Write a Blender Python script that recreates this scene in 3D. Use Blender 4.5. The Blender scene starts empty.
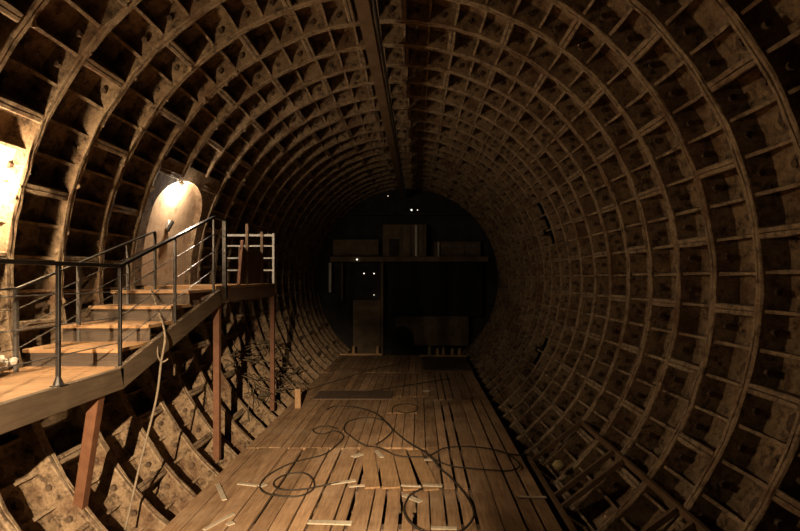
import bpy, math, random
from mathutils import Vector
from math import sin, cos, pi, radians, sqrt

random.seed(11)
sc = bpy.context.scene
COL = sc.collection
EYE = 2.78                     # eye height above the boards
VX, VY, F = 419.0, 278.0, 520.0
CX, CZ, R, RW = -0.485, 2.73, 3.65, 3.93   # lining axis, flange radius, web radius
RING, PHASE = 0.754, 5.0

# ------------------------------------------------------------------ materials
def new_mat(name):
    m = bpy.data.materials.new(name); m.use_nodes = True
    nt = m.node_tree; b = nt.nodes['Principled BSDF']
    return m, nt, b
def N(nt, t, **kw):
    n = nt.nodes.new(t)
    for k, v in kw.items(): setattr(n, k, v)
    return n
def noise(nt, coord, scale, detail=6, rough=.6, map_scale=None):
    n = N(nt, 'ShaderNodeTexNoise'); n.inputs['Scale'].default_value = scale
    n.inputs['Detail'].default_value = detail; n.inputs['Roughness'].default_value = rough
    if map_scale:
        mp = N(nt, 'ShaderNodeMapping'); mp.inputs['Scale'].default_value = map_scale
        nt.links.new(coord, mp.inputs['Vector']); coord = mp.outputs['Vector']
    nt.links.new(coord, n.inputs['Vector'])
    return n.outputs['Fac']
def ramp(nt, fac, stops):
    r = N(nt, 'ShaderNodeValToRGB'); els = r.color_ramp.elements
    while len(els) < len(stops): els.new(.5)
    for e, (p, c) in zip(els, stops):
        e.position = p; e.color = (c[0], c[1], c[2], 1)
    nt.links.new(fac, r.inputs['Fac']); return r.outputs['Color']
def mix(nt, a, b, fac, mode='MIX'):
    m = N(nt, 'ShaderNodeMix', data_type='RGBA', blend_type=mode)
    for sock, v in ((m.inputs[6], a), (m.inputs[7], b)):
        if isinstance(v, tuple): sock.default_value = (v[0], v[1], v[2], 1)
        else: nt.links.new(v, sock)
    if isinstance(fac, float): m.inputs[0].default_value = fac
    else: nt.links.new(fac, m.inputs[0])
    return m.outputs[2]
def bump(nt, b, h, strength=.5, dist=.02):
    n = N(nt, 'ShaderNodeBump'); n.inputs['Strength'].default_value = strength
    n.inputs['Distance'].default_value = dist
    nt.links.new(h, n.inputs['Height']); nt.links.new(n.outputs['Normal'], b.inputs['Normal'])
def mottled(name, c1, c2, c3=None, scale=6, rough=.85, bstr=.4, bscale=40, metallic=0, bdist=.01):
    m, nt, b = new_mat(name)
    co = N(nt, 'ShaderNodeTexCoord').outputs['Object']
    n1 = noise(nt, co, scale)
    st = [(.3, c1), (.7, c2)] if c3 is None else [(.3, c1), (.52, c2), (.72, c3)]
    nt.links.new(ramp(nt, n1, st), b.inputs['Base Color'])
    b.inputs['Roughness'].default_value = rough; b.inputs['Metallic'].default_value = metallic
    b.inputs['Specular IOR Level'].default_value = .25
    bump(nt, b, noise(nt, co, bscale, 8, .7), bstr, bdist)
    return m
def lining_mat(name, dust, rust, dirt):
    m, nt, b = new_mat(name)
    co = N(nt, 'ShaderNodeTexCoord').outputs['Object']
    big = noise(nt, co, 1.7, 6, .65); mid = noise(nt, co, 9, 8, .7); fine = noise(nt, co, 30, 7, .78)
    base = ramp(nt, mid, [(.36, dirt), (.5, dust), (.72, tuple(min(1, c*1.25) for c in dust))])
    stain = N(nt, 'ShaderNodeMapRange'); stain.inputs[1].default_value = .5; stain.inputs[2].default_value = .68
    nt.links.new(big, stain.inputs[0])
    c = mix(nt, base, rust, stain.outputs[0])
    c = mix(nt, c, ramp(nt, fine, [(.38, (.3, .27, .24)), (.58, (1, 1, 1))]), .55, 'MULTIPLY')
    nt.links.new(c, b.inputs['Base Color'])
    b.inputs['Roughness'].default_value = .9; b.inputs['Specular IOR Level'].default_value = .2
    add = N(nt, 'ShaderNodeMath', operation='ADD'); nt.links.new(mid, add.inputs[0]); nt.links.new(fine, add.inputs[1])
    bump(nt, b, add.outputs[0], .55, .02)
    return m
def wood_mat(name, ca, cb, along=(14, 1.1, 14), tint=.35, rough=.75, dust=None):
    m, nt, b = new_mat(name)
    co = N(nt, 'ShaderNodeTexCoord').outputs['Object']
    geo = N(nt, 'ShaderNodeNewGeometry')
    off = N(nt, 'ShaderNodeVectorMath', operation='ADD')
    comb = N(nt, 'ShaderNodeCombineXYZ')
    sc_ = N(nt, 'ShaderNodeMath', operation='MULTIPLY'); sc_.inputs[1].default_value = 37.
    nt.links.new(geo.outputs['Random Per Island'], sc_.inputs[0])
    for k in range(3): nt.links.new(sc_.outputs[0], comb.inputs[k])
    nt.links.new(co, off.inputs[0]); nt.links.new(comb.outputs[0], off.inputs[1])
    g = noise(nt, off.outputs[0], 2.2, 7, .65, along)
    blot = noise(nt, off.outputs[0], 2.3, 5, .6)
    c = ramp(nt, g, [(.3, ca), (.68, cb)])
    lo = 1 - tint
    c = mix(nt, c, ramp(nt, geo.outputs['Random Per Island'], [(0, (lo, lo*.97, lo*.93)), (1, (1.1, 1.1, 1.1))]), 1.0, 'MULTIPLY')
    c = mix(nt, c, ramp(nt, blot, [(.3, (.6, .57, .54)), (.6, (1, 1, 1))]), .7, 'MULTIPLY')
    if dust: c = mix(nt, c, dust, ramp(nt, noise(nt, co, 1.2, 5, .7), [(.5, (0, 0, 0)), (.75, (.5, .5, .5))]))
    nt.links.new(c, b.inputs['Base Color'])
    b.inputs['Roughness'].default_value = rough; b.inputs['Specular IOR Level'].default_value = .3
    bump(nt, b, g, .25, .006)
    return m
def emit_mat(name, col, strength):
    m, nt, b = new_mat(name)
    b.inputs['Base Color'].default_value = (*col, 1)
    b.inputs['Emission Color'].default_value = (*col, 1)
    b.inputs['Emission Strength'].default_value = strength
    return m

M = dict(
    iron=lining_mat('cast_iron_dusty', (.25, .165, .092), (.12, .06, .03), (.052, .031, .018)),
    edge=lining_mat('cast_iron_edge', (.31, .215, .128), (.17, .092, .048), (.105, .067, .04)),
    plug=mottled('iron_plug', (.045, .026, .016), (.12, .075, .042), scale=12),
    plaster=mottled('plaster_infill', (.5, .42, .32), (.62, .55, .44), scale=5, bstr=.3),
    boards=wood_mat('floor_boards', (.26, .142, .07), (.56, .345, .185), tint=.34, dust=(.56, .40, .255)),
    loose=wood_mat('loose_board', (.30, .17, .08), (.54, .33, .165), tint=.2),
    darkboard=wood_mat('dark_board', (.11, .07, .045), (.2, .13, .085), tint=.2),
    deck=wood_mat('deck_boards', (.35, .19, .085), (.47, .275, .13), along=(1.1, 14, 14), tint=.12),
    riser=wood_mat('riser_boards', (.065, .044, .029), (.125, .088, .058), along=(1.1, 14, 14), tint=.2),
    beam=wood_mat('beam_wood', (.085, .057, .033), (.16, .11, .065), tint=.2),
    pale=wood_mat('pale_offcut', (.5, .40, .28), (.68, .57, .42), tint=.25),
    steel=mottled('dark_steel', (.02, .017, .015), (.05, .041, .033), scale=14, rough=.38, metallic=.4, bstr=.15),
    rail=mottled('painted_rail', (.10, .085, .07), (.2, .175, .15), scale=14, rough=.4, metallic=.4, bstr=.1),
    redlead=mottled('red_lead_paint', (.105, .043, .02), (.17, .074, .036), scale=9, rough=.6, bstr=.25),
    brown=mottled('brown_board', (.09, .05, .025), (.16, .09, .045), scale=5, rough=.7),
    rubber=mottled('cable_rubber', (.022, .015, .009), (.05, .036, .023), scale=18, rough=.6, bstr=.1),
    rope=mottled('hemp_rope', (.15, .11, .068), (.24, .18, .12), scale=30, bstr=.6, bscale=120),
    tray=mottled('tray_steel', (.09, .052, .027), (.16, .1, .055), scale=6, rough=.6),
    doorp=mottled('door_paint', (.42, .27, .16), (.56, .38, .24), (.3, .17, .09), scale=5, rough=.6, bstr=.25),
    concrete=mottled('dirty_concrete', (.16, .11, .07), (.3, .22, .14), scale=3, bstr=.5),
    farwall=mottled('far_dimmed_concrete', (.10, .066, .038), (.19, .13, .075), scale=3, bstr=.5),  # concrete tone darkened so the far end looks dim
    darkwall=mottled('dark_wall', (.02, .017, .015), (.045, .036, .03), scale=3),  # near-black brown of the end wall, cabin door and upper beam
    void=mottled('opening_black', (.008, .008, .009), (.018, .017, .018), scale=2, rough=.8),  # near-black colour stands in for the darkness inside openings
    white=mottled('white_paint', (.55, .5, .42), (.72, .67, .58), scale=8),
    foam=mottled('yellow_foam', (.3, .225, .1), (.4, .31, .15), scale=9, bstr=.6),
    twig=mottled('dry_twig', (.07, .05, .03), (.15, .11, .065), scale=20),
    bulb=emit_mat('bulb_glow', (1.0, .765, .49), 1850.0),
    bulb2=emit_mat('bulb_glow_door', (1.0, .84, .64), 950.0),
    tiny=emit_mat('glint_glow', (1.0, .93, .82), 1.6),  # weak glow for the painted-in glints at the far end
)

# ------------------------------------------------------------------ mesh builder
class MB:
    def __init__(s): s.v, s.f, s.m = [], [], []
    def add(s, vs, fs, mi=0):
        o = len(s.v); s.v += [tuple(p) for p in vs]
        for f in fs: s.f.append([i+o for i in f]); s.m.append(mi)
    def hexa(s, p, mi=0):      # 8 corners: bottom loop 0-3, top loop 4-7
        s.add(p, [(3, 2, 1, 0), (4, 5, 6, 7), (0, 1, 5, 4), (1, 2, 6, 5), (2, 3, 7, 6), (3, 0, 4, 7)], mi)
    def box(s, x0, x1, y0, y1, z0, z1, mi=0, j=0.):
        q = lambda v: v + random.uniform(-j, j)
        s.hexa([(q(x0), q(y0), z0), (q(x1), q(y0), z0), (q(x1), q(y1), z0), (q(x0), q(y1), z0),
                (q(x0), q(y0), z1), (q(x1), q(y0), z1), (q(x1), q(y1), z1), (q(x0), q(y1), z1)], mi)
    def bar(s, a, b, w, h, up=(0, 0, 1), mi=0):   # rectangular bar from a to b
        a, b = Vector(a), Vector(b); d = (b-a).normalized(); up = Vector(up)
        sd = d.cross(up)
        if sd.length < 1e-4: sd = d.cross(Vector((1, 0, 0)))
        sd.normalize(); u = sd.cross(d).normalized()
        c = []
        for p in (a, b):
            for (i, k) in ((-1, -1), (1, -1), (1, 1), (-1, 1)): c.append(p + sd*(i*w/2) + u*(k*h/2))
        s.hexa(c, mi)
    def tube(s, pts, r, n=8, mi=0, cap=True):
        pts = [Vector(p) for p in pts]; o = len(s.v); prev = None
        for i, p in enumerate(pts):
            d = (pts[min(i+1, len(pts)-1)] - pts[max(i-1, 0)]).normalized()
            if prev is None:
                prev = d.cross(Vector((0, 0, 1)))
                if prev.length < 1e-3: prev = d.cross(Vector((1, 0, 0)))
            sd = (prev - d*prev.dot(d)).normalized(); prev = sd; u = d.cross(sd)
            rr = r[i] if isinstance(r, (list, tuple)) else r
            for k in range(n):
                a = 2*pi*k/n; s.v.append(tuple(p + sd*(cos(a)*rr) + u*(sin(a)*rr)))
        for i in range(len(pts)-1):
            for k in range(n):
                a, b = o+i*n+k, o+i*n+(k+1) % n
                s.f.append([a, b, b+n, a+n]); s.m.append(mi)
        if cap:
            s.f.append([o+k for k in range(n)][::-1]); s.m.append(mi)
            e = o+(len(pts)-1)*n; s.f.append([e+k for k in range(n)]); s.m.append(mi)
    def blob(s, c, r, sq=(1, 1, 1), mi=0, j=.15, nu=10, nv=6):
        vs = [(c[0], c[1], c[2]-r*sq[2])]
        for i in range(1, nv):
            t = -pi/2+pi*i/nv
            for k in range(nu):
                a = 2*pi*k/nu; q = r*random.uniform(1-j, 1+j)
                vs.append((c[0]+q*sq[0]*cos(t)*cos(a), c[1]+q*sq[1]*cos(t)*sin(a), c[2]+q*sq[2]*sin(t)))
        vs.append((c[0], c[1], c[2]+r*sq[2])); fs = []
        for k in range(nu):
            k2 = (k+1) % nu; fs.append((0, 1+k2, 1+k))
            for i in range(nv-2):
                a = 1+i*nu; fs.append((a+k, a+k2, a+nu+k2, a+nu+k))
            a = 1+(nv-2)*nu; fs.append((a+k, a+k2, len(vs)-1))
        s.add(vs, fs, mi)
    def build(s, name, mats, parent=None, bevel=0, smooth=False):
        me = bpy.data.meshes.new(name); me.from_pydata(s.v, [], s.f)
        for m in (mats if isinstance(mats, (list, tuple)) else [mats]): me.materials.append(m)
        me.polygons.foreach_set('material_index', s.m)
        if smooth: me.polygons.foreach_set('use_smooth', [True]*len(s.f))
        me.update()
        o = bpy.data.objects.new(name, me); COL.objects.link(o)
        if parent:
            o.parent = parent; o.matrix_parent_inverse = parent.matrix_world.inverted() if False else o.matrix_parent_inverse
            o.location = -Vector(parent.location)
        if bevel:
            bv = o.modifiers.new('bevel', 'BEVEL'); bv.width = bevel; bv.segments = 2; bv.limit_method = 'ANGLE'
        return o
def tag(o, label, cat, group=None, kind=None):
    if label: o['label'] = label
    if cat: o['category'] = cat
    if group: o['group'] = group
    if kind: o['kind'] = kind
    return o
def thing(name, loc, label, cat, group=None):
    o = bpy.data.objects.new(name, None); COL.objects.link(o); o.location = loc
    o.empty_display_size = .1
    return tag(o, label, cat, group)
def origin_to(o, p):           # move a mesh's origin to p without moving the mesh
    p = Vector(p)
    for v in o.data.vertices: v.co -= p
    o.location = p; return o
def struct(o): o['kind'] = 'structure'; return o
def fl(px, py, z=0.):          # pixel of the photo -> the point it shows on the board floor
    y = (EYE-z)*F/(py-VY); return Vector(((px-VX)/F*y, y, z))
def catmull(p, n=6):
    p = [Vector(q) for q in p]; out = []
    for i in range(len(p)-1):
        a, b, c, d = p[max(i-1, 0)], p[i], p[i+1], p[min(i+2, len(p)-1)]
        for k in range(n):
            t = k/n
            out.append(.5*((2*b)+(c-a)*t+(2*a-5*b+4*c-d)*t*t+(3*b-a-3*c+d)*t**3))
    return out+[p[-1]]

# ------------------------------------------------------------------ tunnel lining
SKEW = -.055                    # the rings stand slightly askew to the axis
def P(r, a, y): return (CX+r*cos(a), y+.03+SKEW*(CX+r*cos(a)), CZ+r*sin(a))
NC = 64; DA = 2*pi/NC
K0, K1 = -6, 21                # ring boundaries, ring k spans K..K+1
Y0, Y1 = PHASE+K0*RING, PHASE+K1*RING
parts = {'wall_left': MB(), 'ceiling': MB(), 'wall_right': MB()}
def side(a):
    d = math.degrees(a) % 360
    return parts['ceiling'] if 58 <= d < 122 else parts['wall_left'] if 122 <= d < 270 else parts['wall_right']
T = .055
def jit(s): return random.uniform(-s, s)
def circ_flange(k, off):
    y = PHASE+k*RING; n = 128
    prof = [(-T-.012, RW+.02), (-T, R+.012), (-T+.012, R), (-.008, R), (0, R+.03), (.008, R), (T-.012, R), (T, R+.012), (T+.012, RW+.02)]
    js = []
    for i in range(n):
        wob = jit(.007); js.append([(jit(.005), wob+jit(.005)) if 0 < q < 8 else (0, 0) for q in range(9)])
    for i in range(n):
        a0 = off+2*pi*i/n; a1 = off+2*pi*(i+1)/n; mb = side((a0+a1)/2)
        if k in (4, 5) and 152 < math.degrees((a0+a1)/2) % 360 < 181.5: continue
        if k == 10 and any(lo < (math.degrees((a0+a1)/2)+180) % 360-180 < hi for lo, hi in ((12, 31), (-35, -20))): continue
        vs = []
        for a, jj in ((a0, js[i]), (a1, js[(i+1) % n])):
            for (dy, r), (e, g) in zip(prof, jj): vs.append(P(r+g, a, y+dy+e))
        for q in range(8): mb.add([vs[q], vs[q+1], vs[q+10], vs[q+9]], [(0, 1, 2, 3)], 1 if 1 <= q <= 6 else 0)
def long_flange(a, y0, y1):
    mb = side(a); n = 4; W = .05
    prof = [(-W-.01, RW+.02), (-W, R+.015), (-W+.01, R+.004), (-.006, R+.004), (0, R+.03), (.006, R+.004), (W-.01, R+.004), (W, R+.015), (W+.01, RW+.02)]
    rows = []
    for i in range(n+1):
        y = y0+(y1-y0)*i/n; w = jit(.005)
        rows.append([P(r+(w if 0 < q < 8 else 0), a+(d+(jit(.004) if 0 < q < 8 else 0))/R, y) for q, (d, r) in enumerate(prof)])
    for i in range(n):
        for q in range(8): mb.add([rows[i][q], rows[i][q+1], rows[i+1][q+1], rows[i+1][q]], [(3, 2, 1, 0)], 1 if 1 <= q <= 6 else 0)
def rib(a, y0, y1):
    mb = side(a); n = 8; W = .016; rows = []
    dep = random.uniform(.09, .14); low = .12 if 198 < math.degrees(a) % 360 < 270 else 0
    if low: dep = .06
    for i in range(n+1):
        t = i/n; y = y0+(y1-y0)*t; r = R+.035+low+dep*(1-(2*t-1)**2)**.8
        w = W*random.uniform(.8, 1.2)
        rows.append([P(RW+.02, a-(w+.008)/R, y), P(r, a-w/R, y), P(r, a+w/R, y), P(RW+.02, a+(w+.008)/R, y)])
    for i in range(n):
        for q in range(3): mb.add([rows[i][q], rows[i][q+1], rows[i+1][q+1], rows[i+1][q]], [(3, 2, 1, 0)], 1 if q == 1 else 0)
def prism(mb, c, ax, r, h, n, mi):
    ax = Vector(ax).normalized(); c = Vector(c); s1 = ax.orthogonal().normalized(); s2 = ax.cross(s1); b = jit(1)
    vs = [c+(s1*cos(2*pi*k/n+b)+s2*sin(2*pi*k/n+b))*r for k in range(n)]
    vs += [v+ax*h for v in vs]
    mb.add(vs, [tuple(range(n, 2*n))]+[(k, (k+1) % n, n+(k+1) % n, n+k) for k in range(n)], mi)
def in_door(k, d): return k in (3, 4, 5) and (153 < d or d < -178.5)
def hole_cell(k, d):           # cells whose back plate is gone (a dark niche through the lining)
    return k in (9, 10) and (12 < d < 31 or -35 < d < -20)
offs = {}
for k in range(K0, K1):
    y0, y1 = PHASE+k*RING+T, PHASE+(k+1)*RING-T
    off = radians(-4.2 if k % 2 == 0 else 7.2); offs[k] = off
    circ_flange(k, off)
    for c in range(NC):
        a = off+c*DA; am = a+DA/2; d = (math.degrees(am)+180) % 360-180
        if in_door(k, d) and (math.degrees(a)+180) % 360-180 > 154: continue
        if c % 4 == (2 if 97 < math.degrees(a) % 360 < 265 else 0): long_flange(a, y0, y1)
        else: rib(a, y0, y1)
        mb = side(am)
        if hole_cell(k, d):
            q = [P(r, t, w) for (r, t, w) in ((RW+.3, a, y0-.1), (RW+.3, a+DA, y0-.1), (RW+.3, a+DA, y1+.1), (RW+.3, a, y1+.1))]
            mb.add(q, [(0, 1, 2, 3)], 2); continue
        if in_door(k, d): continue
        yy = [y0-.01, y0+.12, (y0+y1)/2, y1-.12, y1+.01]; aa = [a, a+DA*.25, am, a+DA*.75, a+DA]
        g = [[P(RW-(.0 if 0 < i < 4 and 0 < j < 4 else .03)+jit(.008), q, w) for j, q in enumerate(aa)] for i, w in enumerate(yy)]
        for i in range(4):
            for j in range(4): mb.add([g[i][j], g[i][j+1], g[i+1][j+1], g[i+1][j]], [(0, 1, 2, 3)], 0)
        rad = (-cos(am), 0, -sin(am))
        if random.random() < .9:
            q = P(RW+.005, am+jit(.004), (y0+y1)/2+jit(.02))
            prism(mb, q, rad, random.uniform(.08, .105), .02, 10, 2); prism(mb, q, rad, .042, random.uniform(.045, .08), 6, 2)
        for s in (1, -1):
            if random.random() < .8:
                prism(mb, P(R+.13, am, (y0 if s > 0 else y1)-s*.005), (0, s, 0), .034, random.uniform(.03, .06), 6, 2)
    # mortar lumps and drips on the left hand flanges
    for _ in range(16 if k < 8 else 6):
        a = radians(random.uniform(125, 200))
        if k in (4, 5) and a > radians(150): continue
        side(a).blob(P(R+random.uniform(-.005, .05), a, PHASE+k*RING+random.choice((-T, T))*random.uniform(.5, 1.15)),
                     random.uniform(.012, .034), (1, 1, random.uniform(.8, 1.9)), 1, .25, 7, 5)
circ_flange(K1, 0)
# plaster infill in the lamp's bay
kp = -1; y0, y1 = PHASE+kp*RING+T, PHASE+(kp+1)*RING-T; op = offs[kp]
i0 = round((radians(157)-op)/DA); mbp = parts['wall_left']
g = [[P(R+.13+jit(.006), op+(i0+3.2*i/8)*DA, y0+(y1-y0)*j/6) for i in range(9)] for j in range(7)]
for j in range(6):
    for i in range(8): mbp.add([g[j][i], g[j][i+1], g[j+1][i+1], g[j+1][i]], [(0, 1, 2, 3)], 3)
for nme, mb in parts.items():
    struct(mb.build(nme, [M['iron'], M['edge'], M['plug'], M['plaster']]))

# ------------------------------------------------------------------ board floor
fb = MB()
def board(x0, x1, y0, y1, z=0., t=.04):
    dz = jit(.004); sk = jit(.006)
    fb.hexa([(x0, y0, z-t), (x1, y0, z-t), (x1+sk, y1, z-t), (x0+sk, y1, z-t),
             (x0, y0, z+dz), (x1, y0, z+dz), (x1+sk, y1, z+dz), (x0+sk, y1, z+dz)])
GX = [-2.84, -2.63, -2.37, -2.13, -1.87, -1.66, -1.45, -1.25, -.97, -.81, -.57, -.395, -.21, -.04, .13, .32, .50, .68, .95, 1.22, 1.41, 1.607]
def gap(x): return .010 if x < -1.9 else random.choice((.012, .018, .026, .034))
for i in range(len(GX)-1):
    a, b = GX[i]+gap(GX[i])/2, GX[i+1]-gap(GX[i+1])
    if GX[i] < -1.0: board(a, b, 2.4, 8.5+jit(.008)); 
    elif GX[i] < .3: board(a, b, 2.4, 6.92+jit(.02)); (GX[i] < -.6 or GX[i] > 0) and board(a, b, 6.95, 8.5)
    elif GX[i] < .6: board(a, b, 2.4, 6.85); board(a, b, 6.88, 11.8)
    else: board(a, b, 2.4, 6.6 if GX[i] > 1.2 else 11.9); 
    if GX[i] > 1.2: board(a, b, 6.62, 11.9+jit(.03))
def row(x0, x1, y0, y1, wl, wh, g=.014):
    x = x0
    while x < x1-.05:
        w = min(random.uniform(wl, wh), x1-x); board(x+g*random.uniform(.3, 1.6)/2, x+w-g*random.uniform(.3, 1.6)/2, y0+jit(.006), y1+jit(.006)); x += w
row(-2.84, .32, 8.52, 12.2, .15, .24)
row(-2.84, .25, 12.22, 15.3, .14, .22); row(.25, 1.607, 11.95, 15.4, .13, .22, .03)
row(-2.84, 1.607, 15.33, 18.7, .14, .22)
for y in (3.2, 4.6, 5.9, 6.93, 8.5, 10.2, 12.05, 13.7, 15.35, 17, 18.6):
    fb.box(-2.75, 1.55, y-.06, y+.06, -.18, -.042, 1)
for x in (-2.2, -.6, 1.1): fb.box(x-.07, x+.07, 2.4, 18.7, -.34, -.185, 1)
struct(fb.build('floor', [M['boards'], M['darkboard']]))
kb = MB(); kb.box(-2.86, -1.33, 18.72, 18.82, -.15, .06); kb.box(.03, 1.65, 18.4, 18.5, -.0, .05)
struct(kb.build('trim_1', M['loose']))

# fanned loose boards lying over the middle of the floor
fan = [((367.5, 447), (372.5, 487), .2, 'loose short board lying skewed on floor, leftmost of the fanned row of four'),
       ((384.6, 449), (391.5, 487), .235, 'loose short board in fanned row, second from the left beside tape scraps'),
       ((399, 449), (411, 489), .21, 'loose short board in fanned row, third from the left'),
       ((414, 450), (432, 489), .2, 'loose short board in fanned row, rightmost one beside the cable crossing')]
for i, (a, b, w, lab) in enumerate(fan):
    A, B = fl(*a, .03), fl(*b, .03); m = MB(); m.bar(A-Vector((0, 0, .013)), B-Vector((0, 0, .013)), w, .024)
    o = m.build('loose_board', M['loose'], bevel=.003); origin_to(o, (A+B)/2*1.0); tag(o, lab, 'board', 'fanned loose boards on the floor')
def flat(name, px, w, t, mat, lab, cat, group=None, lift=.006):
    A, B = fl(*px[0], .0), fl(*px[1], .0); z = Vector((0, 0, lift+t/2))
    m = MB(); m.bar(A+z, B+z, w, t); o = m.build(name, mat, bevel=min(.003, t/4)); origin_to(o, (A+B)/2); return tag(o, lab, cat, group)
m = MB(); m.box(-2.42, -.62, 11.85, 12.7, .006, .03); o = m.build('crosswise_board', M['darkboard'], bevel=.004); origin_to(o, (-1.5, 12.54, 0))
tag(o, 'wide dark board laid crosswise over the floor beside the upright stub', 'board')
m = MB(); m.box(-.66, -.04, 10.65, 11.75, .006, .02); o = m.build('plywood_piece', M['loose'], bevel=.003); origin_to(o, (-.35, 11.2, 0))
tag(o, 'reddish thin panel lying under a small cable loop mid floor', 'panel')
m = MB(); m.box(.12, 1.55, 15.6, 18.2, .006, .024); o = m.build('plywood_sheet', M['beam'], bevel=.003); origin_to(o, (.85, 17, 0))
tag(o, 'large brown plywood sheet lying at the far right end of the floor', 'panel')
offc = [((238, 484.3), (257.5, 486.5), .06, 'pale wood strip pointing at white tape scrap on left floor'),
        ((217.5, 485), (224.5, 501), .06, 'pale wood strip lying crooked near left floor edge below the red post'),
        ((331, 484.8), (355.6, 481.4), .07, 'pale strip lying at the end of the left cable coil'),
        ((349, 487.5), (368, 486), .05, 'short pale strip at board ends just left of fanned boards'),
        ((352.8, 459.6), (362, 456.6), .1, 'small pale wood chip just left of the fanned boards, farthest in'),
        ((376, 453), (382, 460), .07, 'crumpled whitish scrap between the first two fanned boards'),
        ((308, 523), (352, 524.3), .09, 'long pale lath lying crosswise at the front of the floor'),
        ((401, 488.3), (421, 489.5), .05, 'pale strip at the foot of the third fanned board'),
        ((404, 496), (421, 503), .08, 'pale lath tilted inside the small front cable loop'),
        ((423, 488), (442.5, 489), .07, 'pale strip at board ends just right of the fanned boards'),
        ((431, 529), (457, 529.5), .06, 'pale strip under the front cable loop at the picture bottom'),
        ((518, 497.8), (546.6, 498.4), .05, 'pale thin lath lying crosswise near the right floor edge'),
        ((204, 531), (234, 514.6), .05, 'long pale splinter strip on the front left corner of floor'),
        ((227, 526), (234, 523.5), .07, 'tiny white scrap beside long pale splinter on front left floor'),
        ((260, 487.5), (266, 485), .08, 'white tape scrap where the left cable coil begins'),
        ((423, 391.2), (430, 391.4), .09, 'pinkish white chip in a dark gap far down the floor'),
        ((424, 462.5), (433, 462), .07, 'pale chip lying under the cable crossing right of fanned boards')]
for (a, b, w, lab) in offc: flat('wood_offcut', (a, b), w, .014, M['pale'], lab, 'offcut', 'pale offcuts scattered on the floor', .034 if 352 < a[0] < 440 and 448 < a[1] < 490 else .006)

# upright stub at left edge and stubs at far end
m = MB(); m.box(-2.64, -2.52, 11.05, 11.12, .005, .42)
o = m.build('upright_stub', M['loose'], bevel=.004); origin_to(o, (-2.63, 11.1, 0)); tag(o, 'short pale board standing upright at the left floor edge', 'board')
far = [(353.5, 345.5, 'first pale stub from the left on far floor edge'), (377.5, 346, 'pale stub on far floor edge beside the brown end wall post'),
       (429.5, 346, 'yellowish stub on far right floor edge, first of five'), (437.5, 348, 'pale stub on far right floor edge, second of five'),
       (443.5, 347, 'pale stub on far right floor edge, middle of five'), (452.3, 348, 'pale stub on far right floor edge, fourth of five'), (459.5, 348, 'pale stub on far right floor edge, last of five')]
for i, (px, py, lab) in enumerate(far):
    y = 18.76 if px < 400 else 18.45; x = (px-VX)/F*y; zt = EYE-(py-VY)/F*y; z0 = .062 if px < 400 else .052
    m = MB(); m.tube([(x, y, z0), (x, y, zt-.06), (x+.01, y, zt-.03), (x+.01, y, zt)], [.06, .055, .035, .03], 10)
    o = m.build('wooden_stub', M['foam'] if i == 2 else M['loose']); origin_to(o, (x, y, z0)); tag(o, lab, 'stub', 'stubs along the far floor edge')

# ------------------------------------------------------------------ cables on the floor
def cable(name, px, r, mat, lab, cat='cable', z=.0):
    pts = []
    for i, q in enumerate(px):
        p = fl(q[0], q[1]); on = 355 < q[0] < 440 and 447 < q[1] < 490
        p.z = r+.005+(.04 if on else 0)+z+(i % 2)*.004; pts.append(p)
    m = MB(); m.tube(catmull(pts, 7), r, 8); o = m.build(name, mat, smooth=True); origin_to(o, pts[0]); return tag(o, lab, cat)
cable('power_cable', [(338, 430), (328, 427), (318, 428), (313, 432), (322, 435), (335, 432), (343.7, 437), (337, 446), (323, 455.7), (292.5, 464), (268.6, 476), (260, 487), (265, 494), (280, 497.5), (300, 497), (313, 490.5), (313, 481), (304, 474.5), (288, 475), (276, 481), (274, 487), (285, 491.5), (306, 490), (330, 485.5), (340, 483.5)],
      .011, M['rubber'], 'dark cable ending in a coil on the left front of the floor')
cable('power_cable', [(530, 456), (513, 456), (496, 451), (472, 448), (455, 448), (443, 450), (429, 459.5), (413, 461), (396, 459), (380, 452), (364, 446), (350, 437), (344, 430), (350, 422), (367.5, 418.5), (384, 422), (392, 431), (385, 440), (376, 448)],
      .011, M['rubber'], 'dark cable running from the right floor edge into a round loop mid floor', z=.004)
cable('power_cable', [(327, 411), (333, 408), (345, 407.5), (357, 409), (372, 413), (381, 419), (393, 431), (408, 444), (424, 456), (431, 462), (441, 471), (452, 481), (467, 499), (474, 516), (468, 528), (455, 536), (430, 536), (411, 526), (404, 512), (410, 498), (422, 491)],
      .0135, M['rubber'], 'dark cable crossing the floor diagonally into a wide loop at the front', z=.01)
cable('power_cable', [(431, 463), (450, 468), (470, 470.5), (492, 472.5), (508, 473), (519, 469.5), (516, 462), (505, 455), (496, 452)],
      .011, M['rubber'], 'dark cable forming the flat oval loop on the right of the floor', z=.015)
cable('thin_cable', [(304, 392), (325, 385), (350, 377), (368, 371), (385, 367), (400, 364)], .010, M['rubber'], 'thin dark cable slanting across the far left floor')
cable('thin_cable', [(345, 398), (372, 393), (395, 389), (414, 386), (432, 383), (450, 380)], .010, M['rubber'], 'thin dark cable crossing floor just beyond the crosswise board', z=.03)
cable('thin_cable', [(392, 415), (393, 409), (400, 406), (410, 405.5), (417, 408), (415, 413), (405, 414.5), (396, 412)], .010, M['rubber'], 'small cable loop lying on the reddish panel mid floor', z=.018)

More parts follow.
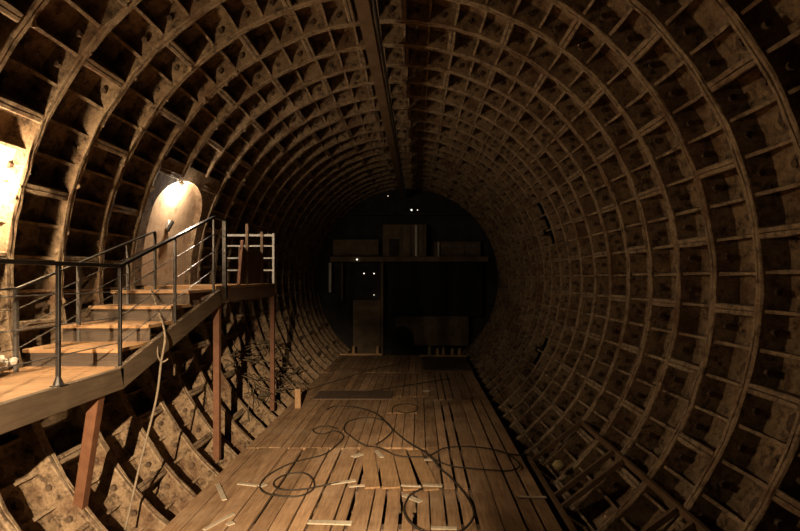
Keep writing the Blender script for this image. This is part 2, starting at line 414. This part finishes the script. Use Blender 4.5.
# ------------------------------------------------------------------ staircase and platform
OX = -3.02
st = thing('staircase', (OX, 5.2, 1.88), 'wooden staircase with lower deck, four steps and upper platform on red posts', 'staircase')
LD, T1, T2, T3, T4, UD = 1.88, 2.06, 2.25, 2.435, 2.615, 2.665
def wallx(z): return CX-sqrt(R*R-(z-CZ)**2)
m = MB()
for y in [2.3+.3*i for i in range(10)]: m.box(wallx(LD)+.04, OX, y, min(y+.297, 5.29), LD-.04, LD)
m.build('lower_deck', M['deck'], st)
for (y0, y1, z) in ((5.27, 5.9, T1), (5.87, 6.46, T2), (6.40, 6.96, T3), (6.88, 7.74, T4)):
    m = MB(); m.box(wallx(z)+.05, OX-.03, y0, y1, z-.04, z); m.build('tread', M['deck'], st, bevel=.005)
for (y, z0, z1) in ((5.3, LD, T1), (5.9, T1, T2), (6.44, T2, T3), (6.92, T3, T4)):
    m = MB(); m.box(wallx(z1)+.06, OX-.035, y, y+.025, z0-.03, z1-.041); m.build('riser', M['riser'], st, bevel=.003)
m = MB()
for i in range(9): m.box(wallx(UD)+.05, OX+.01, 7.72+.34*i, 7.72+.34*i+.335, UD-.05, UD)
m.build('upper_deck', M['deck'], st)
m = MB(); m.box(OX, OX+.06, 2.3, 5.22, LD-.21, LD+.005); m.build('fascia_board', M['beam'], st, bevel=.006)
m = MB(); m.bar((OX+.03, 5.18, LD-.10), (OX+.03, 7.78, UD-.17), .06, .23); m.build('stringer', M['beam'], st, bevel=.006)
m = MB(); m.bar((-3.9, 5.18, LD-.14), (-3.9, 7.78, UD-.2), .06, .2); m.build('stringer', M['beam'], st, bevel=.006)
m = MB(); m.box(OX-.03, OX+.04, 7.78, 10.78, UD-.25, UD-.051); m.box(wallx(UD)+.1, OX+.04, 7.74, 7.8, UD-.22, UD-.051); m.box(wallx(UD)+.1, OX+.04, 10.7, 10.76, UD-.22, UD-.051)
m.build('platform_frame', M['darkboard'], st, bevel=.005)  # dark wood stands in for the shade on the frame
for a, b, w, lab in (((-3.03, 4.9, LD-.17), (-3.46, 5.27, .29), .1, 'leaning red painted post under the lower deck'),
                     ((OX-.02, 7.83, UD-.10), (OX-.02, 7.83, .05), .09, 'upright red painted post under the platform corner'),
                     ((OX, 10.72, UD-.10), (OX, 10.72, .05), .085, 'far upright reddish post under the platform end')):
    m = MB(); m.bar(a, b, w, w, (0, 1, 0)); o = m.build('leg', M['redlead'], st, bevel=.006); o['label'] = lab

# outer railing
rl = thing('stair_railing', (OX+.02, 5.2, LD), 'steel railing with sloping handrail on the open side of the stairs', 'railing')
RX = OX+.03; rz0, rz1 = 2.90, 3.67
def rz(y): return rz0 if y < 5.2 else rz0+(rz1-rz0)*(y-5.2)/(7.57-5.2) if y < 7.57 else rz1
m = MB(); m.bar((RX, 2.3, rz0), (RX, 5.2, rz0), .05, .035); m.bar((RX, 5.19, rz0), (RX, 7.58, rz1), .05, .03); m.bar((RX, 7.57, rz1), (RX, 8.06, rz1), .05, .03)
m.build('handrail', M['steel'], rl, bevel=.004)
def base_z(y): return LD if y < 5.2 else LD-.02+(UD-LD)*(y-5.2)/2.55 if y < 7.6 else UD
for y in (2.7, 3.38, 4.31, 5.2, 6.37, 7.57):
    m = MB(); m.bar((RX, y, base_z(y)-.02), (RX, y, rz(y)-.012), .03, .03, (0, 1, 0))
    if y < 5.1: m.box(RX-.045, RX+.045, y-.045, y+.045, base_z(y)+.005, base_z(y)+.015); m.tube([(RX, y, base_z(y)+.015), (RX, y, base_z(y)+.09)], [.042, .017], 8)
    m.build('post', M['steel'], rl, bevel=.003)
m = MB(); m.bar((RX, 8.0, UD-.2), (RX, 8.0, rz1+.02), .06, .06, (0, 1, 0)); o = m.build('post', M['steel'], rl, bevel=.004)
for d in (.255, .51, .765):
    m = MB(); m.tube([(RX, 2.3, rz0-d), (RX, 5.2, rz0-d), (RX, 7.57, rz1-d), (RX, 8.0, rz1-d)], .0055, 6); m.build('rod', M['rail'], rl)
# wall-side railing
ir = thing('wall_railing', (-3.88, 5.1, LD), 'low railing with sloping rods on the wall side of the stairs', 'railing')
ix = -3.86
def iz(y): return 2.68+(y-5.0)*.30
m = MB(); m.bar((ix, 4.2, 2.66), (ix, 5.0, 2.68), .03, .02); m.bar((ix, 5.0, iz(5.0)), (ix, 7.6, iz(7.6)), .03, .02); m.build('handrail', M['rail'], ir)
for y, zb in ((4.98, LD+.002), (5.9, T1), (6.9, T3), (7.6, T4)):
    m = MB(); m.bar((ix, y, zb), (ix, y, iz(y)), .035, .035, (0, 1, 0)); m.build('post', M['rail'], ir)
for d in (.2, .4, .58):
    m = MB(); m.tube([(ix, 4.2, 2.66-d), (ix, 5.0, 2.68-d), (ix, 7.6, iz(7.6)-d)], .0055, 6); m.build('rod', M['rail'], ir)
# end railing across the platform
er = thing('end_railing', (-3.5, 10.7, UD), 'pale horizontal bar railing across the far end of the platform', 'railing')
EYE_ = EYE
for z in (3.66, 3.44, 3.19, 2.94): 
    m = MB(); m.bar((-4.0, 10.72, z), (OX+.03, 10.72, z), .03, .045 if z > 3.6 else .03); m.build('rod' if z < 3.6 else 'handrail', M['white'], er)
for x in (-4.0, -3.55, OX+.02):
    m = MB(); m.bar((x, 10.72, UD+.002), (x, 10.72, 3.70), .04, .04, (0, 1, 0)); m.build('post', M['white'] if x > -3.2 else M['rail'], er)
# brown board panel between two stiles on the open side
bp = thing('board_gate', (OX, 9.3, UD), 'dark brown board gate with two tall stiles on the platform edge', 'gate')
m = MB(); m.box(OX-.03, OX, 8.78, 9.95, UD+.01, 3.3); m.build('panel', M['brown'], bp, bevel=.004)
for y in (9.05, 9.9):
    m = MB(); m.bar((OX+.03, y, UD+.005), (OX+.03, y, 3.72 if y < 9.5 else 3.66), .05, .05, (0, 1, 0)); m.build('stile', M['tray'], bp, bevel=.004)
m = MB(); m.bar((OX+.03, 8.62, UD+.005), (OX+.01, 8.86, 3.42), .04, .05, (1, 0, 0)); m.build('brace', M['redlead'], bp, bevel=.003)
# rubble on lower deck by wall
m = MB()
for i in range(16): m.blob((-3.92+random.uniform(-.06, .08), 4.85+random.uniform(-.25, .2), LD+.045+random.uniform(0, .09)), random.uniform(.04, .065), (1, 1.1, .8), 0, .25, 8, 6)
o = m.build('rubble', M['plaster']); tag(o, 'heap of pale plaster rubble on the lower deck against the wall', 'rubble', None, 'stuff'); origin_to(o, (-3.86, 4.92, LD))
# rope hanging over the stairs
rp = [(-3.62, 6.98, UD-.02), (-3.4, 6.6, T3+.1), (-2.98, 6.06, 2.16), (-2.93, 5.95, 1.85), (-2.92, 5.8, 1.45), (-3.0, 5.62, .8), (-3.08, 5.48, .2)]
rp = [((149-VX)/F*7.0, 7.0, EYE-(284-VY)/F*7.0), ((158-VX)/F*6.5, 6.5, EYE-(310-VY)/F*6.5), ((165-VX)/F*5.97, 5.97, EYE-(335-VY)/F*5.97), ((161-VX)/F*5.82, 5.82, EYE-(363-VY)/F*5.82),
      ((156-VX)/F*5.72, 5.72, EYE-(400-VY)/F*5.72), ((141-VX)/F*5.58, 5.58, EYE-(460-VY)/F*5.58), ((125-VX)/F*5.44, 5.44, EYE-(530-VY)/F*5.44)]
m = MB(); m.tube(catmull(rp, 7), .012, 8); o = m.build('rope', M['rope'], smooth=True); origin_to(o, rp[0])
tag(o, 'pale rope hanging from upper step over the stringer to lower wall', 'rope')
hk = [((152-VX)/F*5.95, 5.95, EYE-(342-VY)/F*5.95), ((157-VX)/F*5.9, 5.9, EYE-(345-VY)/F*5.9), ((158-VX)/F*5.86, 5.86, EYE-(356-VY)/F*5.86), ((162-VX)/F*5.8, 5.8, EYE-(362-VY)/F*5.8), ((168-VX)/F*5.78, 5.78, EYE-(359-VY)/F*5.78)]
m = MB(); m.tube(catmull(hk, 6), .009, 6); o = m.build('wire_hook', M['rope'], smooth=True); origin_to(o, hk[0]); tag(o, 'bent wire hooked round the hanging rope below the stringer', 'wire')

# tangled wires and stakes below the platform
m = MB()
for i in range(50):
    a = radians(random.uniform(203, 222)); y = random.uniform(9.5, 12.5); pts = []
    p = Vector(P(R-.04, a, y)); d = Vector((random.uniform(-.2, .8), random.uniform(-1, 1), random.uniform(-.4, .25))).normalized()
    L = random.uniform(.4, 1.1)
    for t in range(5): pts.append(p+d*L*(t/4-.3)+Vector((.12+jit(.05), jit(.05), .05+jit(.06))))
    m.tube(pts, .009, 5)
o = m.build('wire_tangle', M['twig']); tag(o, 'tangle of dry wires and twigs on wall ribs below platform', 'debris', None, 'stuff')
# ------------------------------------------------------------------ arched door in the left wall
dr = bpy.data.objects.new('door_1', None); COL.objects.link(dr); dr.location = (-4.05, 8.55, UD); dr['kind'] = 'structure'; dr['label'] = 'lit arched door panel set in the left tunnel wall'
def arch(yl, yr, zb, zt, r, n=18):
    w = (yr-yl)/2; yc = (yl+yr)/2; hs = .52
    pts = [(yl, zb)]
    for i in range(5): pts.append((yl, zb+(zt-hs-zb)*(i+1)/5))
    for i in range(1, n): 
        a = pi-pi*i/n; pts.append((yc+w*cos(a), zt-hs+hs*sin(a)))
    for i in range(5): pts.append((yr, zb+(zt-hs-zb)*(1-i/5)))
    pts.append((yr, zb))
    return pts
def on(r, y, z): return (CX-sqrt(max(r*r-(z-CZ)**2, .01)), y, z)
pts = arch(7.78, 9.44, UD, 4.36, R)
m = MB(); RD = R+.12
half = len(pts)//2
for i in range(half):          # rows from left outline point to its mirror
    a, b = pts[i], pts[i+1]; c, d = pts[-1-i], pts[-2-i]
    nseg = 8
    for k in range(nseg):
        q = [(a[0]+(c[0]-a[0])*k/nseg, a[1]), (a[0]+(c[0]-a[0])*(k+1)/nseg, a[1]), (b[0]+(d[0]-b[0])*(k+1)/nseg, b[1]), (b[0]+(d[0]-b[0])*k/nseg, b[1])]
        m.add([on(RD, *t) for t in q], [(0, 1, 2, 3)])
m.build('door_panel', M['doorp'], dr)
m = MB()
Y_L, Y_R, Z_B, Z_T = 7.50, 9.74, UD, 4.56
yc = (pts[0][0]+pts[-1][0])/2; zc = 4.36-.52
def to_rect(y, z):
    if z <= zc: return (Y_L if y < yc else Y_R, z)
    dy, dz = y-yc, z-zc
    t = min(((Y_L-yc)/dy if dy < 0 else (Y_R-yc)/dy) if abs(dy) > 1e-6 else 9e9, (Z_T-zc)/dz)
    return (yc+dy*t, zc+dz*t)
po = [to_rect(*p) for p in pts]
for i in range(len(pts)-1):
    for (ra, rb, qa, qb) in ((R+.02, R+.02, pts, po), (R+.14, R+.02, pts, pts)):
        n = 4
        for k in range(n):
            def pt(idx, t):
                a, b = qa[idx], qb[idx]; return on(ra+(rb-ra)*t, a[0]+(b[0]-a[0])*t, a[1]+(b[1]-a[1])*t)
            m.add([pt(i, k/n), pt(i+1, k/n), pt(i+1, (k+1)/n), pt(i, (k+1)/n)], [(0, 1, 2, 3)])
    m.add([on(R+.02, *po[i]), on(R+.02, *po[i+1]), on(RW, *po[i+1]), on(RW, *po[i])], [(0, 1, 2, 3)])
m.build('door_frame', M['iron'], dr)
zh = EYE-(226-VY)/F*8.6; hx = on(R+.12, 8.2, zh)[0]
m = MB(); m.box(hx-.01, hx+.04, 8.5, 8.6, zh-.05, zh+.09); m.bar((hx+.05, 8.46, zh-.09), (hx+.08, 8.58, zh+.07), .05, .04, (1, 0, 0), 1)
o = m.build('door_handle', [M['white'], M['steel']], dr); o['label'] = 'dark latch handle on a pale plate'
# lamp over the door
lp = thing('bulb_lamp', (-3.86, 8.46, 4.1), 'bare bulb lamp glowing at the top of the arched door', 'lamp')
lx, ly, lz = -3.86, 8.46, EYE+1.44
m = MB(); m.blob((lx, ly, lz), .05, (1, 1, 1.2), 0, 0, 14, 10); m.build('bulb', M['bulb2'], lp, smooth=True)
m = MB(); m.tube([(lx-.01, ly, lz+.055), (lx-.0, ly, lz+.10), (lx+.02, ly, lz+.13)], [.028, .034, .02], 10); m.build('socket', M['steel'], lp)
# lamp in the plastered bay at the left (just out of frame)
lq = thing('bulb_lamp', (-3.86, 4.55, 3.6), 'bare bulb lamp blazing at the plastered bay of the left wall', 'lamp')
qx, qy, qz = -4.0, 4.84, EYE+.86
m = MB(); m.blob((qx, qy, qz), .055, (1, 1, 1.2), 0, 0, 14, 10); m.build('bulb', M['bulb'], lq, smooth=True)
m = MB(); m.tube([(qx-.01, qy, qz+.06), (qx-.06, qy, qz+.17), (qx-.1, qy, qz+.24)], [.028, .034, .02], 10); m.build('socket', M['steel'], lq)

# ------------------------------------------------------------------ crown: tray and pipe
tr = thing('cable_tray', (-.6, 10, 5.95), 'long brown cable tray hung under the crown of the tunnel', 'tray')
tz = EYE+3.14; tx0, tx1 = -.73, -.57
m = MB(); m.box(tx0, tx1, .6, 20.2, tz-.01, tz+.01); m.box(tx0, tx0+.012, .6, 20.2, tz, tz+.16); m.box(tx1-.012, tx1, .6, 20.2, tz, tz+.16); m.build('trough', M['tray'], tr)
for k in range(-4, 20, 2):
    y = PHASE+k*RING; zc = CZ+sqrt(R*R-((tx0+tx1)/2-CX)**2)
    m = MB(); m.bar(((tx0+tx1)/2, y, tz+.01), ((tx0+tx1)/2, y, zc+.0), .03, .03, (0, 1, 0)); m.build('hanger', M['steel'], tr)
m = MB(); m.tube([(-.515, .6, tz+.03), (-.515, 7, tz+.025), (-.52, 13, tz+.03), (-.51, 20.2, tz+.02)], .022, 8)
o = m.build('conduit_pipe', M['steel'], smooth=True); origin_to(o, (-.515, .6, tz)); tag(o, 'dark conduit pipe running beside the crown cable tray', 'pipe')

# ------------------------------------------------------------------ steel frame at lower right and lump
sf = thing('steel_frame', (1.75, 6.5, 0), 'dark steel ladder frame leaning from floor edge onto lower right wall', 'frame')
i0, o0 = Vector((1.70, 0, .0)), Vector((2.46, 0, .60))
for p in (i0, o0):
    m = MB(); m.bar((p.x, 3.0, p.z), (p.x, 8.05 if p is i0 else 7.85, p.z), .045, .07); m.build('side_rail', M['brown'], sf, bevel=.004)
for y in (7.93, 6.62, 6.3, 5.0, 4.7, 3.4):
    m = MB(); m.bar((i0.x+.03, y, i0.z), (o0.x-.03, y-.1, o0.z), .05, .06); m.build('rung', M['tray'], sf, bevel=.003)
m = MB(); m.blob((1.93, 7.15, .20), .085, (1, 1, .85), 0, .18, 12, 8)
o = m.build('foam_lump', M['foam'], smooth=True); origin_to(o, (1.93, 7.15, .12)); tag(o, 'small round yellowish lump lying between rungs of steel frame', 'lump')

# ------------------------------------------------------------------ far end of the tunnel
YE = 20.9
def ex(px, y=YE): return (px-VX)/F*y
def ez(py, y=YE): return EYE-(py-VY)/F*y
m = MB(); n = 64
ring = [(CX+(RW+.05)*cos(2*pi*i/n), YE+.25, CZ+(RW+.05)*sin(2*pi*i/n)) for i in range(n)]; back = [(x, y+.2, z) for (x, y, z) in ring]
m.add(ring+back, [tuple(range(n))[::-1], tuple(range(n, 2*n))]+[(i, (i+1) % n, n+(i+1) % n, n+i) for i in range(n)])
struct(m.build('wall_back', M['darkwall']))
def ebox(name, x0, x1, y0, y1, d0, d1, mat, lab=None, cat=None, parent=None, group=None, bevel=.01):
    m = MB(); m.box(ex(x0), ex(x1), YE-d1, YE-d0, ez(y1), ez(y0)); o = m.build(name, mat, parent, bevel=bevel)
    if not parent: origin_to(o, ((ex(x0)+ex(x1))/2, YE-(d0+d1)/2, ez(y1)))
    return tag(o, lab, cat, group) if lab else o
ebox('steel_beam', 332, 487, 257, 262, .1, .45, M['farwall'], 'long crossbeam spanning the dark end of the tunnel', 'beam')
ebox('dark_opening', 388, 482, 263, 316, .02, .2, M['void'], 'large black slab for the dark opening under crossbeam at tunnel end', 'opening')  # black slab in place of an opening, its darkness put into the colour
ebox('lower_panel', 396, 468, 316, 345, .02, .25, M['farwall'], 'low brown panel below black opening at tunnel end', 'panel')
ebox('side_panel', 354, 381, 300, 356, .05, .3, M['farwall'], 'brown lower left panel at the tunnel end beside tall post', 'panel')
ebox('tall_post', 381.5, 384, 263, 356, .1, .4, M['farwall'], 'tall pale post left of black opening at tunnel end', 'post')
ebox('thin_post', 330, 332.5, 263, 292, .1, .3, M['white'], 'thin pale post at far left of tunnel end', 'post')
ebox('thin_post', 342, 344, 263, 300, .1, .3, M['beam'], 'thin dim post between far left post and brown panel', 'post')
c = thing('control_cabin', (ex(404), YE-.4, ez(257)), 'brown boxy cabin above the crossbeam at tunnel end', 'cabin')
ebox('body', 384, 426, 226, 257, .05, .6, M['farwall'], parent=c); ebox('door', 390, 400, 240, 257, .6, .63, M['darkwall'], parent=c)
ebox('upright', 401, 402.5, 228, 257, .6, .66, M['beam'], parent=c); ebox('upright', 410, 411.5, 228, 257, .6, .66, M['beam'], parent=c); ebox('upright', 422, 424, 226, 257, .6, .66, M['beam'], parent=c)
m = MB(); m.tube([(ex(416.3), YE-.72, ez(257)), (ex(416.3), YE-.72, ez(227))], .05, 8); o = m.build('white_pipe', M['white']); origin_to(o, (ex(416.3), YE-.72, ez(257))); tag(o, 'white vertical pipe in front of brown cabin', 'pipe')
m = MB(); m.tube([(ex(438), YE-.5, ez(257)), (ex(438), YE-.5, ez(243))], .03, 8); o = m.build('white_pipe', M['white']); origin_to(o, (ex(438), YE-.5, ez(257))); tag(o, 'short white pipe beside framed panels at tunnel end', 'pipe')
w = thing('panel_row', (ex(458), YE-.3, ez(256)), 'row of framed dim panels right of cabin at tunnel end', 'panel')
ebox('frame', 434, 480, 242, 257, .05, .2, M['beam'], parent=w)
for x in (440, 452.5, 465): ebox('pane', x, x+11, 244.5, 254.5, .2, .23, M['farwall'], parent=w)
ebox('wall_panel', 334, 379, 240, 256, .05, .25, M['farwall'], 'dim brown panel above the crossbeam left of cabin', 'panel')
ebox('upper_beam', 352, 470, 214, 216, .1, .3, M['darkwall'], 'dark upper beam under the vault at tunnel end', 'beam')
# arched hole, its darkness drawn as a black slab before the lower panel
m = MB(); pr = []
for i in range(13):
    a = pi*i/12; pr.append((ex(402.5)+.42*cos(a), ez(338)+.5*sin(a)))
pr = [(ex(402.5)+.42, ez(356))]+pr+[(ex(402.5)-.42, ez(356))]
k = len(pr); m.add([(x, YE-.42, z) for x, z in pr]+[(x, YE-.26, z) for x, z in pr], [tuple(range(k)), tuple(range(k, 2*k))[::-1]]+[(i, (i+1) % k, k+(i+1) % k, k+i) for i in range(k)])
o = m.build('arched_hole', M['void']); origin_to(o, (ex(402.5), YE-.34, ez(356))); tag(o, 'black slab for the arched hole at foot of the tunnel end', 'hole')
for (px, py, s, lab) in ((388, 196, .018, 'tiny dim glint high on the tunnel end, topmost'), (411.5, 210, .035, 'tiny bright glint above cabin, brighter left one of pair'), (417.5, 210, .02, 'tiny glint above cabin, fainter right one of pair'),
                         (357, 259.5, .035, 'tiny glint on the crossbeam left of tall post'), (364, 273.5, .026, 'tiny glint under crossbeam, left of the pair'), (374, 273.5, .026, 'tiny glint under crossbeam, right of the pair'), (374, 295, .018, 'tiny lowest glint at tunnel end above brown panel')):
    yy = YE-.5; t = thing('glint_bead', (ex(px, yy), yy, ez(py, yy)), lab, 'lamp', 'tiny glints at the tunnel end')
    m = MB(); m.blob((ex(px, yy), yy, ez(py, yy)), s, (1, 1, 1), 0, 0, 8, 6); m.build('lens', M['tiny'], t)  # glowing bead added to stand in for a small glint
    m = MB(); m.tube([(ex(px, yy), yy+s*.8, ez(py, yy)), (ex(px, yy), yy+.3, ez(py, yy))], s*.7, 8); m.build('holder', M['steel'], t)

# ------------------------------------------------------------------ light
def spot(name, loc, aim, power, size, blend, col, rad):
    l = bpy.data.lights.new(name, 'SPOT'); l.energy = power; l.spot_size = radians(size); l.spot_blend = blend
    l.color = col; l.shadow_soft_size = rad
    o = bpy.data.objects.new(name, l); COL.objects.link(o); o.location = loc
    o.rotation_euler = (Vector(aim)-Vector(loc)).to_track_quat('-Z', 'Y').to_euler(); return o
spot('flood_lamp', (-.7, -3.0, EYE+.95), (-2.5, 4.4, -.05), 10200, 46, .75, (1.0, .77, .51), .03)
wd = bpy.data.worlds.new('dark'); sc.world = wd; wd.use_nodes = True
wd.node_tree.nodes['Background'].inputs[0].default_value = (.8, .65, .5, 1); wd.node_tree.nodes['Background'].inputs[1].default_value = .0008

# ------------------------------------------------------------------ camera
cd = bpy.data.cameras.new('camera'); cam = bpy.data.objects.new('camera', cd); COL.objects.link(cam)
cam.location = (0, 0, EYE); cam.rotation_euler = (pi/2, 0, 0)
cd.sensor_width = 36; cd.lens = F/800*36; cd.shift_x = -(VX-400)/800; cd.shift_y = (VY-265.5)/800; cd.clip_end = 100
sc.camera = cam
sc.view_settings.view_transform = 'Standard'; sc.view_settings.look = 'None'
sc.view_settings.gamma = 1; sc.view_settings.use_curve_mapping = False; sc.view_settings.exposure = 0
sc.cycles.max_bounces = 6; sc.cycles.diffuse_bounces = 1; sc.cycles.use_denoising = True
